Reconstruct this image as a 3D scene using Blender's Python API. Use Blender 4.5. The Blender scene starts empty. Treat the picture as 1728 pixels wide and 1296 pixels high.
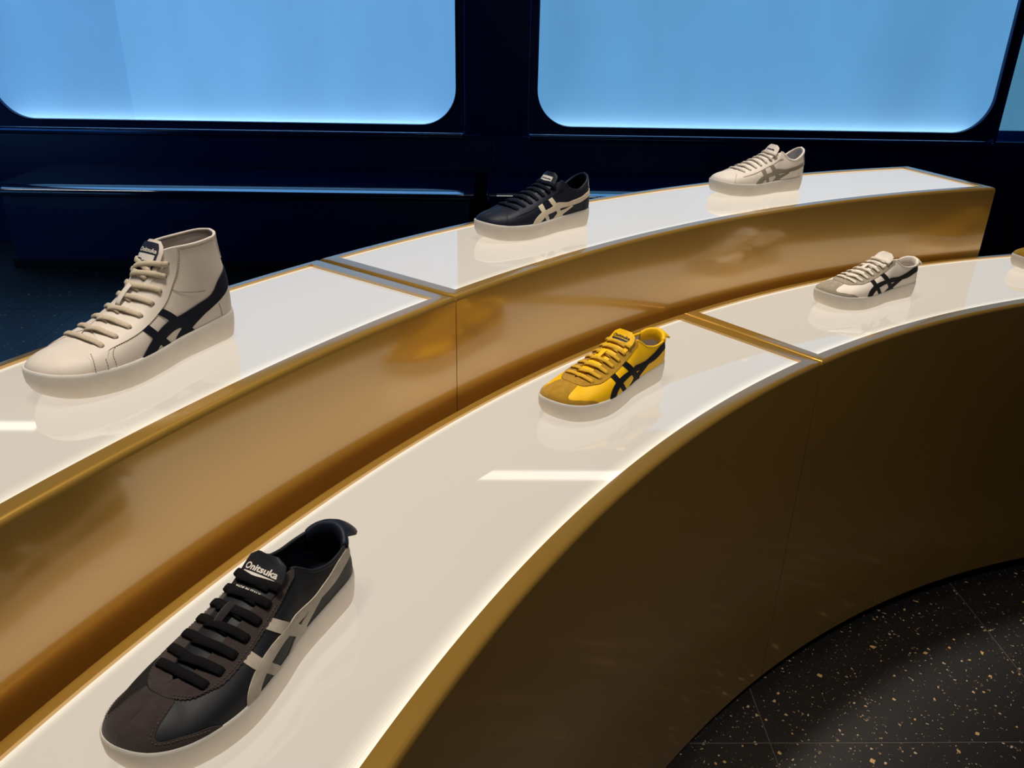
import bpy, bmesh, math
import numpy as np
from mathutils import Matrix, Vector

scene = bpy.context.scene
COL = scene.collection

# ------------------------------------------------------------------ camera
cam_d = bpy.data.cameras.new('camera'); cam = bpy.data.objects.new('camera', cam_d); COL.objects.link(cam)
cam_d.sensor_width = 36.0; cam_d.lens = 1370.30 / 1728.0 * 36.0; cam_d.clip_start = .02
Rv = Vector((.99962006, -.02109047, .01774615)); Uv = Vector((-.00716777, .42277846, .90620472)); Fv = Vector((.02661498, .90598762, -.42246666))
m = Matrix((Rv, Uv, -Fv)).transposed().to_4x4(); m.translation = (0, 0, 1.49927)
cam.matrix_world = m
scene.camera = cam

# ------------------------------------------------------------------ world, exposure
w = bpy.data.worlds.new('world'); scene.world = w; w.use_nodes = True
w.node_tree.nodes['Background'].inputs[0].default_value = (.02, .05, .12, 1)
w.node_tree.nodes['Background'].inputs[1].default_value = .05
vs = scene.view_settings
vs.view_transform = 'Standard'; vs.look = 'None'; vs.exposure = 0.0; vs.gamma = 1.0; vs.use_curve_mapping = False

PANEL_E = 0.56          # display plinth light sheets
EDGE_E = (.60, .42, .30, .21, .14, .09, .05, .02)   # extra glow of the edge-lit bands beside the LED-lit rims
WINDOW_E = 0.82          # backlit wall windows
BAR_E = 2.5             # ceiling light bars
SPOT_W = 90.0           # added ceiling fill spots

# ------------------------------------------------------------------ helpers
def lin(r, g, b):
    f = lambda c: ((c/255 + .055)/1.055)**2.4 if c > 10 else c/255/12.92
    return (f(r), f(g), f(b), 1.0)
def tag(o, label=None, cat=None, group=None, kind=None):
    if label: o['label'] = label
    if cat: o['category'] = cat
    if group: o['group'] = group
    if kind: o['kind'] = kind
    return o
def empty(name, loc, rz=0, s=1):
    o = bpy.data.objects.new(name, None); COL.objects.link(o)
    o.location = loc; o.rotation_euler = (0, 0, rz); o.scale = (s, s, s); o.empty_display_size = .05
    return o
def link(name, me, mat, parent=None):
    o = bpy.data.objects.new(name, me); COL.objects.link(o)
    if mat is not None:
        me.materials.clear(); me.materials.append(mat)
    if parent is not None: o.parent = parent
    return o
def mesh(name, V, F, smooth=True, merge=0, autosmooth=None, flip=False):
    me = bpy.data.meshes.new(name)
    me.from_pydata([tuple(map(float, v)) for v in V], [], [tuple(map(int, f)) for f in F])
    bm = bmesh.new(); bm.from_mesh(me)
    if merge: bmesh.ops.remove_doubles(bm, verts=bm.verts, dist=merge)
    bmesh.ops.recalc_face_normals(bm, faces=bm.faces)
    bm.to_mesh(me); bm.free()
    me.polygons.foreach_set('use_smooth', [smooth]*len(me.polygons))
    if autosmooth: me.set_sharp_from_angle(angle=math.radians(autosmooth))
    return me
def bm_mesh(name, bm, smooth=False, autosmooth=None):
    bmesh.ops.recalc_face_normals(bm, faces=bm.faces)
    me = bpy.data.meshes.new(name); bm.to_mesh(me); bm.free()
    me.polygons.foreach_set('use_smooth', [smooth]*len(me.polygons))
    if autosmooth: me.set_sharp_from_angle(angle=math.radians(autosmooth))
    return me
def gridfaces(n, m, off=0, closed_n=False, closed_m=False):
    F = []
    for i in range(n if closed_n else n-1):
        for j in range(m if closed_m else m-1):
            a, b = i, (i+1) % n; c, d = j, (j+1) % m
            F.append((off+a*m+c, off+b*m+c, off+b*m+d, off+a*m+d))
    return F
def box(bm, x0, x1, y0, y1, z0, z1, bevel=0, seg=2):
    r = bmesh.ops.create_cube(bm, size=1)
    bmesh.ops.scale(bm, vec=(x1-x0, y1-y0, z1-z0), verts=r['verts'])
    bmesh.ops.translate(bm, vec=((x0+x1)/2, (y0+y1)/2, (z0+z1)/2), verts=r['verts'])
    if bevel:
        es = list({e for v in r['verts'] for e in v.link_edges})
        bmesh.ops.bevel(bm, geom=es, offset=bevel, segments=seg, affect='EDGES', profile=.5, clamp_overlap=True)

# ------------------------------------------------------------------ materials
def mat(name, col, rough=.5, metal=0, spec=.5, coat=0, coat_r=.05, noise=None, bump=None, emit=None, emit_s=0, sheen=0, sss=0, trans=0):
    """noise = (scale, amount of value variation), bump = (scale, strength)"""
    M = bpy.data.materials.new(name); M.use_nodes = True
    nt = M.node_tree; N = nt.nodes; L = nt.links; p = N['Principled BSDF']
    p.inputs['Base Color'].default_value = col; p.inputs['Roughness'].default_value = rough
    p.inputs['Metallic'].default_value = metal; p.inputs['Specular IOR Level'].default_value = spec
    p.inputs['Coat Weight'].default_value = coat; p.inputs['Coat Roughness'].default_value = coat_r
    if sheen: p.inputs['Sheen Weight'].default_value = sheen; p.inputs['Sheen Roughness'].default_value = .5
    if sss:
        p.inputs['Subsurface Weight'].default_value = sss; p.inputs['Subsurface Scale'].default_value = .02
        p.inputs['Subsurface Radius'].default_value = (1, .8, .6)
    if emit:
        p.inputs['Emission Color'].default_value = emit; p.inputs['Emission Strength'].default_value = emit_s
    tc = N.new('ShaderNodeTexCoord')
    if noise:
        t = N.new('ShaderNodeTexNoise'); t.inputs['Scale'].default_value = noise[0]; t.inputs['Detail'].default_value = 4
        L.new(tc.outputs['Object'], t.inputs['Vector'])
        r = N.new('ShaderNodeMapRange'); r.inputs['From Min'].default_value = .3; r.inputs['From Max'].default_value = .7
        r.inputs['To Min'].default_value = 1-noise[1]; r.inputs['To Max'].default_value = 1+noise[1]
        L.new(t.outputs['Fac'], r.inputs['Value'])
        h = N.new('ShaderNodeHueSaturation'); h.inputs['Color'].default_value = col
        L.new(r.outputs['Result'], h.inputs['Value']); L.new(h.outputs['Color'], p.inputs['Base Color'])
    if bump:
        t = N.new('ShaderNodeTexNoise'); t.inputs['Scale'].default_value = bump[0]; t.inputs['Detail'].default_value = 5
        L.new(tc.outputs['Object'], t.inputs['Vector'])
        b = N.new('ShaderNodeBump'); b.inputs['Strength'].default_value = bump[1]; b.inputs['Distance'].default_value = .001
        L.new(t.outputs['Fac'], b.inputs['Height']); L.new(b.outputs['Normal'], p.inputs['Normal'])
    return M
def leather(name, rgb): return mat(name, lin(*rgb), rough=.52, spec=.22, noise=(30, .05), bump=(260, .12))
def suede(name, rgb): return mat(name, lin(*rgb), rough=.95, spec=.1, noise=(90, .14), bump=(900, .35), sheen=.25)
def cloth(name, rgb):
    M = mat(name, lin(*rgb), rough=.9, spec=.15, noise=(900, .18), bump=(1500, .5)); return M

def glow(name, col, strength, albedo=(.8, .8, .8, 1), rough=.06, streak=0, spec=.5):
    M = mat(name, albedo, rough=rough, spec=spec, emit=col, emit_s=strength)
    if streak:
        nt = M.node_tree; N = nt.nodes; L = nt.links; p = N['Principled BSDF']
        tc = N.new('ShaderNodeTexCoord'); mp = N.new('ShaderNodeMapping'); mp.inputs['Scale'].default_value = (1.1, 1, .4)
        t = N.new('ShaderNodeTexNoise'); t.inputs['Scale'].default_value = 1.7; t.inputs['Detail'].default_value = 5; t.inputs['Roughness'].default_value = .6
        L.new(tc.outputs['Object'], mp.inputs['Vector']); L.new(mp.outputs['Vector'], t.inputs['Vector'])
        r = N.new('ShaderNodeMapRange'); r.inputs['From Min'].default_value = .3; r.inputs['From Max'].default_value = .7
        r.inputs['To Min'].default_value = strength*(1-streak); r.inputs['To Max'].default_value = strength*(1+streak)
        L.new(t.outputs['Fac'], r.inputs['Value']); L.new(r.outputs['Result'], p.inputs['Emission Strength'])
    return M

M_gold = mat('gold_lacquer', lin(206, 160, 70), rough=.30, metal=.64, spec=.5, coat=1.0, coat_r=.11, noise=(4, .03))
M_gold.node_tree.nodes['Principled BSDF'].inputs['Coat IOR'].default_value = 2.0
M_panel = glow('light_sheet', (1.0, .875, .715, 1), PANEL_E, albedo=(.11, .108, .10, 1), rough=.03)
M_band = [glow('edge_lit_%d' % k, (1.0, .88, .70, 1), PANEL_E + x, albedo=(.11, .108, .10, 1), rough=.03) for k, x in enumerate(EDGE_E)]
for M_ in [M_panel] + M_band: M_.node_tree.nodes['Principled BSDF'].inputs['IOR'].default_value = 2.0
M_navy = mat('navy_lacquer', lin(16, 38, 98), rough=.38, spec=.5, noise=(6, .1))
M_seat = mat('navy_gloss', lin(11, 24, 62), rough=.14, spec=.6, coat=.5, coat_r=.06, noise=(5, .1))
M_ledge = mat('ledge_steel_blue', lin(70, 100, 140), rough=.16, metal=.9)
M_highlight = mat('highlight_mirror', lin(205, 215, 225), rough=.1, metal=1.0)  # for the highlight strip added on the bench edges
M_black = mat('plain_black', lin(8, 8, 10), rough=.6)  # plain black for toe kicks, lamp housings and eyelets
M_ceil = mat('ceiling_paint', lin(24, 26, 34), rough=.8, noise=(5, .1))
M_grout = mat('grout', lin(92, 84, 80), rough=.8, noise=(40, .1))
M_win = [glow('window_glow_a', (.135, .395, .80, 1), WINDOW_E*.95, (.45, .5, .55, 1), .5, .09),
         glow('window_glow_b', (.150, .420, .82, 1), WINDOW_E, (.45, .5, .55, 1), .5, .09),
         glow('window_glow_c', (.125, .375, .70, 1), WINDOW_E, (.45, .5, .55, 1), .5, .09),
         glow('window_glow_d', (.075, .24, .40, 1), WINDOW_E, (.1, .15, .2, 1), .35, .10)]
M_wled = glow('window_led', (.55, .85, 1.0, 1), 6.0)
M_bar = glow('light_bar_glow', (1.0, .9, .75, 1), BAR_E)

def terrazzo():
    M = mat('terrazzo', lin(14, 13, 15), rough=.5, spec=.25, coat=1.0, coat_r=.42)
    M.node_tree.nodes['Principled BSDF'].inputs['Coat IOR'].default_value = 1.85
    nt = M.node_tree; N = nt.nodes; L = nt.links; p = N['Principled BSDF']
    geo = N.new('ShaderNodeNewGeometry')
    base = None
    col = N.new('ShaderNodeRGB'); col.outputs[0].default_value = lin(14, 13, 15); cur = col.outputs[0]
    for sc, keep, size, c, off in ((40, .74, .22, (232, 188, 122), 0), (75, .70, .24, (222, 196, 158), 3.3), (150, .70, .27, (190, 160, 120), 7.1)):
        mp = N.new('ShaderNodeMapping'); mp.inputs['Location'].default_value = (off, off*1.7, 0)
        L.new(geo.outputs['Position'], mp.inputs['Vector'])
        nz = N.new('ShaderNodeTexNoise'); nz.inputs['Scale'].default_value = sc*1.3; nz.inputs['Detail'].default_value = 1
        L.new(mp.outputs['Vector'], nz.inputs['Vector'])
        mx = N.new('ShaderNodeMix'); mx.data_type = 'VECTOR'; mx.inputs['Factor'].default_value = .012
        L.new(mp.outputs['Vector'], mx.inputs[4]); L.new(nz.outputs['Color'], mx.inputs[5])
        v = N.new('ShaderNodeTexVoronoi'); v.voronoi_dimensions = '3D'; v.inputs['Scale'].default_value = sc; v.distance = 'MANHATTAN'
        L.new(mx.outputs[1], v.inputs['Vector'])
        sep = N.new('ShaderNodeSeparateColor'); L.new(v.outputs['Color'], sep.inputs[0])
        sel = N.new('ShaderNodeMath'); sel.operation = 'GREATER_THAN'; sel.inputs[1].default_value = keep; L.new(sep.outputs[0], sel.inputs[0])
        th = N.new('ShaderNodeMath'); th.operation = 'MULTIPLY'; th.inputs[1].default_value = size*1.7; L.new(sep.outputs[1], th.inputs[0])
        lt = N.new('ShaderNodeMath'); lt.operation = 'LESS_THAN'; L.new(v.outputs['Distance'], lt.inputs[0]); L.new(th.outputs[0], lt.inputs[1])
        an = N.new('ShaderNodeMath'); an.operation = 'MULTIPLY'; L.new(sel.outputs[0], an.inputs[0]); L.new(lt.outputs[0], an.inputs[1])
        mc = N.new('ShaderNodeMix'); mc.data_type = 'RGBA'; mc.inputs[7].default_value = lin(*c)
        L.new(an.outputs[0], mc.inputs[0]); L.new(cur, mc.inputs[6]); cur = mc.outputs[2]
    L.new(cur, p.inputs['Base Color'])
    return M
M_floor = terrazzo()

# ------------------------------------------------------------------ room
XL, XR, YB, YF, ZC = -5.0, 4.8, -1.6, 5.43, 3.30
bm = bmesh.new(); box(bm, XL, XR, YB, YF+.4, -.06, -.0009)
floor = tag(link('floor', bm_mesh('floor', bm), M_grout), kind='structure')
TS = .7020; x0t, y0t = .638, 1.307
bm = bmesh.new(); box(bm, -TS/2+.0016, TS/2-.0016, -TS/2+.0016, TS/2-.0016, -.0008, 0, .0004, 1)
tile_me = bm_mesh('tile', bm)
tile_me.materials.append(M_floor)
for i in range(-8, 6):
    for j in range(-4, 6):
        cx, cy = x0t + (i+.5)*TS, y0t + (j+.5)*TS
        if cx-TS/2 < XL or cx+TS/2 > XR or cy-TS/2 < YB: continue
        t = bpy.data.objects.new('tile', tile_me); COL.objects.link(t); t.parent = floor; t.location = (cx, cy, 0)
bm = bmesh.new(); box(bm, XL, XR, YB, YF+.4, ZC, ZC+.05)
tag(link('ceiling', bm_mesh('ceiling', bm), M_ceil), kind='structure')
for nm, a in (('wall_left', (XL-.05, XL, YB, YF+.4)), ('wall_right', (XR, XR+.05, YB, YF+.4)), ('wall_front', (XL-.05, XR+.05, YB-.05, YB))):
    bm = bmesh.new(); box(bm, *a, 0, ZC)
    tag(link(nm, bm_mesh(nm, bm), M_navy), kind='structure')

# back wall: solid backing, window surrounds with rounded openings, glowing panes behind them
YW = 5.47; ZB, ZT = .794, 3.168
bm = bmesh.new(); box(bm, XL, XR, YW+.20, YW+.24, 0, ZC); box(bm, XL, XR, YW, YW+.20, 0, .726); box(bm, XL, XR, YW, YW+.20, ZT+.045, ZC)
wall = tag(link('wall_back', bm_mesh('wall_back', bm), M_navy), kind='structure')
def panel_box(name, x0, x1, y0, y1, z0, z1, bev, mt, parent=None):
    bm = bmesh.new(); box(bm, x0, x1, y0, y1, z0, z1, bev, 3); return link(name, bm_mesh(name, bm, True, 40), mt, parent)
def rrect(x0, x1, z0, z1, r, n=12):
    P = []
    for cx, cz, a0 in ((x1-r, z0+r, -90), (x1-r, z1-r, 0), (x0+r, z1-r, 90), (x0+r, z0+r, 180)):
        for k in range(n+1):
            a = math.radians(a0 + 90*k/n); P.append((cx + r*math.cos(a), cz + r*math.sin(a)))
    return P
def surround(name, ox0, ox1, oz0, oz1, ix0, ix1, iz0, iz1, r, yf, yb, mt, parent):
    """flat frame plate between an outer rectangle and an inner rounded opening, rolled inner lip"""
    I = rrect(ix0, ix1, iz0, iz1, r); n = len(I)
    O = []
    for (x, z) in I:
        cx, cz = (ix0+ix1)/2, (iz0+iz1)/2
        # project outwards onto the outer rectangle by nearest side of a corner fan
        fx = (x-cx)/((ix1-ix0)/2); fz = (z-cz)/((iz1-iz0)/2); k = max(abs(fx), abs(fz)); O.append((cx + fx/k*(ox1-ox0)/2, cz + fz/k*(oz1-oz0)/2))
    rings = []
    def off(P, d):
        out = []
        for i, (x, z) in enumerate(P):
            # outward normal from the rounded corner geometry
            ccx = min(max(x, ix0+r), ix1-r); ccz = min(max(z, iz0+r), iz1-r); dx, dz = x-ccx, z-ccz; l = math.hypot(dx, dz) or 1
            out.append((x + dx/l*d, z + dz/l*d))
        return out
    rings.append([(x, yb, z) for x, z in O]); rings.append([(x, yf, z) for x, z in O])
    rings.append([(x, yf, z) for x, z in off(I, .012)])
    rings.append([(x, yf-.010, z) for x, z in off(I, .010)]); rings.append([(x, yf-.013, z) for x, z in off(I, .006)]); rings.append([(x, yf-.010, z) for x, z in off(I, .001)])
    rings.append([(x, yf+.006, z) for x, z in I]); rings.append([(x, yb, z) for x, z in I])
    V = [p for r_ in rings for p in r_]
    return link(name, mesh(name, V, gridfaces(len(rings), n, closed_m=True), True, autosmooth=50), mt, parent)
WIN = [(-3.135, -.234), (.288, 3.243), (-4.90, -3.66)]  # third window is added out of view to cast blue on the floor
for k, (a, b) in enumerate(WIN):
    we = tag(empty('window_%d' % (k+1 if k < 2 else 5), ((a+b)/2, YW, ZB)), 'backlit pale blue %s wall window with rounded corners' % ('left', 'right', 'added unseen far left')[k], None, kind='structure')
    org = np.array(we.location)
    def par(o): o.parent = we; o.matrix_parent_inverse = Matrix.Translation(-Vector(org)); return o
    par(surround('window_frame', a-.055, b+.055, ZB-.05, ZT+.05, a, b, ZB, ZT, .225, YW-.006, YW+.012, M_navy, None))
    cuts = [a-.05, -2.306, b+.05] if k == 0 else [a-.05, b+.05]
    for j in range(len(cuts)-1):
        par(panel_box('pane', cuts[j]+.0005, cuts[j+1]-.0005, YW+.060-.004*j, YW+.072-.004*j, ZB-.045, ZT+.03, .001, M_win[j if k == 0 else (2 if k == 1 else 0)]))
    bm = bmesh.new(); box(bm, a+.05, b-.05, YW+.016, YW+.040, ZB-.030, ZB-.026); par(link('led_strip', bm_mesh('led_strip', bm), M_wled))
we = tag(empty('window_3', (3.9, YW, ZB)), 'dim teal backlit window beyond the narrow right-hand mullion', kind='structure')
o = panel_box('pane', 3.316, XR-.1, YW+.06, YW+.08, ZB+.01, ZT, .001, M_win[3]); o.parent = we; o.matrix_parent_inverse = Matrix.Translation(-we.location)
# unseen glowing pane added to the left wall for blue fill light
o = panel_box('window_4', XL+.002, XL+.012, .4, 4.6, ZB, ZT, .001, M_win[0]); tag(o, kind='structure')
# pillars, ledge and seams of the back wall
for i, (a, b) in enumerate(((-.176, .230), (-3.60, -3.193), (3.299, 3.316))):
    o = panel_box('trim_%d' % (i+1), a, b, YW-.004 if i < 2 else YW-.02, YW+.010, .733, ZT+.06, .003, M_navy); tag(o, kind='structure')
for i, (a, b) in enumerate(((-3.19, -.178), (.232, 3.30), (3.316, XR))):
    o = panel_box('trim_%d' % (i+4), a, b, YW-.030 if i < 2 else YW-.004, YW+.06, .700, .740, .016, M_ledge); tag(o, kind='structure')
for i, (a, b) in enumerate(((XL, -.003), (.003, 3.560), (3.566, XR))):
    o = panel_box('trim_%d' % (i+7), a, b, YW-.010, YW+.01, .0, .716, .003, M_navy); tag(o, kind='structure')

# dark benches along the back wall
def wall_bench(x0, x1, label):
    e = empty('wall_bench', ((x0+x1)/2, 5.10, 0)); tag(e, label, 'bench', 'benches under the wall windows')
    off = Vector(e.location)
    prof = [(YW-.012, .450), (YW-.012, .511)] + [(4.765+.115*(1-math.cos(t)), .466+.045*math.sin(t)) for t in np.linspace(math.pi/2, 0, 18)] + [(4.765+.018*(1-math.cos(t)), .466-.016*math.sin(t)) for t in np.linspace(0, math.pi/2, 8)[1:]]
    V, k = [], len(prof)
    ym = (4.765+YW)/2
    for xx, ins in ((x0, .02), (x0+.004, .008), (x0+.02, 0), (x1-.02, 0), (x1-.004, .008), (x1, .02)):
        V += [(xx, min(max(p, 4.765+ins), YW-.012), min(max(q, .450+ins*.6), .511-ins*.6)) for p, q in prof]
    o = link('seat', mesh('seat', V, gridfaces(6, k, closed_m=True) + [tuple(range(k)), tuple(5*k+i for i in range(k))], True, autosmooth=50), M_seat, e); o.matrix_parent_inverse = Matrix.Translation(-off)
    tr = [(4.765+.115*(1-math.cos(t))-.0012*math.cos(t), .466+.045*math.sin(t)+.0012*math.sin(t)) for t in np.linspace(.86, .46, 10)]
    V = [(xx, p, q) for xx in (x0+.06, x1-.06) for p, q in tr] + [(xx, p+.002, q-.003) for xx in (x0+.06, x1-.06) for p, q in tr]
    o = link('highlight_strip', mesh('highlight_strip', V, gridfaces(2, 10) + gridfaces(2, 10, 20) + [(0, 10, 30, 20), (9, 19, 39, 29)], True, autosmooth=40), M_highlight, e); o.matrix_parent_inverse = Matrix.Translation(-off)  # mirror strip added to give the seat edge its bright highlight line
    bm = bmesh.new(); box(bm, x0+.03, x1-.03, 4.82, YW-.014, .06, .449, .006, 2)
    o = link('base', bm_mesh('base', bm, True, 40), M_navy, e); o.matrix_parent_inverse = Matrix.Translation(-off)
    bm = bmesh.new(); box(bm, x0+.0, x1-.05, 4.83, YW-.02, .0005, .06, .004, 2)
    o = link('plinth', bm_mesh('plinth', bm, True, 40), M_black, e); o.matrix_parent_inverse = Matrix.Translation(-off)
wall_bench(-2.89, -.105, 'long glossy navy bench along the back wall under the left window')
wall_bench(-.030, 2.75, 'glossy navy bench half hidden behind the far gold plinth')

# ceiling light bars (seen mirrored in the light sheets)
def light_bar(x0, x1, label):
    e = empty('ceiling_light', ((x0+x1)/2, 5.00, ZC)); tag(e, label, 'light', 'ceiling light bars along the window wall')
    off = Vector(e.location)
    bm = bmesh.new(); box(bm, x0-.012, x1+.012, 4.928, 5.072, ZC-.014, ZC-.0005, .003, 2)
    o = link('housing', bm_mesh('housing', bm), M_black, e); o.matrix_parent_inverse = Matrix.Translation(-off)
    bm = bmesh.new(); box(bm, x0, x1, 4.94, 5.06, ZC-.018, ZC-.013, .002, 1)
    o = link('diffuser', bm_mesh('diffuser', bm), M_bar, e); o.matrix_parent_inverse = Matrix.Translation(-off)
light_bar(-.25, .95, 'warm white ceiling light bar mirrored beside the yellow sneaker')
light_bar(-4.4, -3.10, 'warm white ceiling light bar mirrored beside the high-top sneaker')

def spot(x, y, tx, ty, label, W=SPOT_W, cone=32):  # unseen fill lamp with a modelled head, added to brighten its target
    e = empty('fill_spot', (x, y, ZC)); tag(e, label, 'light', 'added ceiling fill spots')
    d = Vector((tx-x, ty-y, 1.0-ZC+.12)).normalized(); q = d.to_track_quat('-Z', 'Y')
    V, F = [], []
    n = 24
    for r, z in ((.0, .06), (.04, .06), (.045, .05), (.045, -.05), (.038, -.05), (.036, -.01), (0, -.01)):
        V += [(r*math.cos(2*math.pi*i/n), r*math.sin(2*math.pi*i/n), z) for i in range(n)]
    o = link('lamp_head', mesh('lamp_head', V, gridfaces(7, n, closed_m=True), True, 1e-6, 40), M_black, e)
    o.rotation_mode = 'QUATERNION'; o.rotation_quaternion = q; o.location = (0, 0, -.12)
    bm = bmesh.new(); box(bm, -.012, .012, -.012, .012, -.10, 0, .002, 1); link('stem', bm_mesh('stem', bm), M_black, e)
    ld = bpy.data.lights.new('spot_light', 'SPOT'); ld.energy = W; ld.color = (1, .90, .79); ld.spot_size = math.radians(cone); ld.spot_blend = .9; ld.shadow_soft_size = .12
    lo = bpy.data.objects.new('lamp_light', ld); COL.objects.link(lo); lo.parent = e; lo.rotation_mode = 'QUATERNION'; lo.rotation_quaternion = q; lo.location = Vector((0, 0, -.12)) + d*.055

# ------------------------------------------------------------------ gold display plinths
CX, CY = 2.25768, -.56276
def arc(r, a): a = math.radians(a); return (CX + r*math.cos(a), CY + r*math.sin(a))
def plinth(a0, a1, r0, r1, ra, rb, ztop, label):
    """annular sector block; (ra, rb) radii of the recessed light sheet; angles in degrees, a0 < a1"""
    n = 72
    mid = math.radians((a0+a1)/2); ox, oy = CX + (r0+r1)/2*math.cos(mid), CY + (r0+r1)/2*math.sin(mid)
    e = empty('display_plinth', (ox, oy, 0)); tag(e, label, 'plinth', 'curved gold display plinths')
    inset0 = math.degrees(.030 / ((r0+r1)/2)); g = math.degrees(.0009/((r0+r1)/2))
    b0, b1 = a0+g, a1-g
    angs = [b0, b0+inset0] + list(np.linspace(b0+inset0, b1-inset0, n)[1:-1]) + [b1-inset0, b1]
    rs = [r0, ra, rb, r1]; ZREC = .016; zb = .045
    bm = bmesh.new()
    def vv(r, a, z): x, y = arc(r, a); return bm.verts.new((x-ox, y-oy, z))
    top = [[vv(r, a, ztop) for r in rs] for a in angs]
    rec = {}
    N = len(angs)
    for i in range(1, N-1):
        for j in (1, 2): rec[i, j] = vv(rs[j], angs[i], ztop-ZREC)
    bot = [[vv(r, a, zb) for r in (r0, r1)] for a in angs]
    outer_top = []
    for i in range(N-1):
        for j in range(3):
            if j == 1 and 1 <= i < N-2:
                bm.faces.new((rec[i,1], rec[i+1,1], rec[i+1,2], rec[i,2])); continue
            bm.faces.new((top[i][j], top[i+1][j], top[i+1][j+1], top[i][j+1]))
    for i in range(1, N-2):
        bm.faces.new((top[i][1], top[i+1][1], rec[i+1,1], rec[i,1])); bm.faces.new((top[i][2], top[i+1][2], rec[i+1,2], rec[i,2]))
    for i in (1, N-2): bm.faces.new((top[i][1], top[i][2], rec[i,2], rec[i,1]))
    for i in range(N-1):
        bm.faces.new((top[i][0], top[i+1][0], bot[i+1][0], bot[i][0])); bm.faces.new((top[i][3], top[i+1][3], bot[i+1][1], bot[i][1]))
        bm.faces.new((bot[i][0], bot[i+1][0], bot[i+1][1], bot[i][1]))
    for i in (0, N-1): bm.faces.new((top[i][0], top[i][1], top[i][2], top[i][3], bot[i][1], bot[i][0]))
    bmesh.ops.recalc_face_normals(bm, faces=bm.faces)
    T = set()
    for i in range(N-1): T.add(bm.edges.get((top[i][0], top[i+1][0]))); T.add(bm.edges.get((top[i][3], top[i+1][3])))
    for i in (0, N-1):
        for j in range(3): T.add(bm.edges.get((top[i][j], top[i][j+1])))
    bmesh.ops.bevel(bm, geom=[x for x in T if x], offset=.0085, segments=5, affect='EDGES', profile=.5)
    link('body', bm_mesh('body', bm, True, 35), M_gold, e)
    # light sheet
    c0, c1 = b0+inset0, b1-inset0; sa = math.degrees(.0008/ra); eps = .0006
    def sector(name, q0, q1, d0, d1, z0, z1, mt, parent, k=60, bev=0):
        V = []
        for a in np.linspace(d0, d1, k):
            for r, z in ((q0, z0), (q1, z0), (q1, z1), (q0, z1)):
                x, y = arc(r, a); V.append((x-ox, y-oy, z))
        F = gridfaces(k, 4, closed_m=True) + [(3, 2, 1, 0), (4*k-4, 4*k-3, 4*k-2, 4*k-1)]
        return link(name, mesh(name, V, F, False), mt, parent)
    fb, rbk = .0032, .0030                       # widths of the front and rear edge-lit bands
    za, zc = ztop-.0145, ztop-.0042
    sheet = sector('light_sheet', ra+eps+fb*8, rb-eps-rbk*4, c0+sa, c1-sa, za, zc, M_panel, e)
    for k in range(8): sector('edge_band', ra+eps+fb*k, ra+eps+fb*(k+1), c0+sa, c1-sa, za, zc, M_band[k], sheet)
    for k in range(4): sector('edge_band', rb-eps-rbk*(k+1), rb-eps-rbk*k, c0+sa, c1-sa, za, zc, M_band[k*2+1 if k else 2], sheet)
    sector('toe_kick', r0+.035, r1-.03, b0+.3, b1-.3, .0005, .05, M_black, e)
    return e
Z1, Z2 = .86927, 1.05829
plinth(128.27, 163.3, 2.5820, 2.9380, 2.6110, 2.9185, Z1, 'low curved gold plinth carrying the black and the yellow sneaker')
plinth(93.2, 128.27, 2.5820, 2.9380, 2.6110, 2.9185, Z1, 'low curved gold plinth at right under the white sneaker with grey toe')
plinth(141.40, 176.5, 2.9635, 3.3090, 2.9903, 3.2896, Z2, 'tall curved gold plinth at left carrying the high-top sneaker')
plinth(106.35, 141.40, 2.9635, 3.3090, 2.9903, 3.2896, Z2, 'tall curved gold plinth carrying the navy sneaker and the all-white low sneaker')

# ------------------------------------------------------------------ sneaker shape functions (millimetres)
def pchip(xs, ys, x):
    xs = np.asarray(xs, float); ys = np.asarray(ys, float); x = np.clip(np.asarray(x, float), xs[0], xs[-1])
    h = np.diff(xs); d = np.diff(ys) / h; m = np.zeros(len(xs))
    for i in range(1, len(xs) - 1):
        if d[i-1] * d[i] > 0:
            w1 = 2*h[i] + h[i-1]; w2 = h[i] + 2*h[i-1]
            m[i] = (w1 + w2) / (w1/d[i-1] + w2/d[i])
    m[0], m[-1] = d[0], d[-1]
    i = np.clip(np.searchsorted(xs, x, side='right') - 1, 0, len(xs) - 2)
    t = (x - xs[i]) / h[i]
    return ((1+2*t)*(1-t)**2*ys[i] + t*(1-t)**2*h[i]*m[i] + t*t*(3-2*t)*ys[i+1] + t*t*(t-1)*h[i]*m[i+1])

def catmull(P, n, closed=True):
    P = np.asarray(P, float); N = len(P); out = []
    segs = N if closed else N - 1
    for i in range(segs):
        g = lambda k: P[k % N] if closed else P[min(max(k, 0), N-1)]
        p0, p1, p2, p3 = g(i-1), g(i), g(i+1), g(i+2)
        for t in np.linspace(0, 1, n, endpoint=False):
            out.append(.5*((2*p1) + (p2-p0)*t + (2*p0-5*p1+4*p2-p3)*t*t + (3*p1-p0-3*p2+p3)*t**3))
    if not closed: out.append(P[-1])
    return np.array(out)

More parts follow.
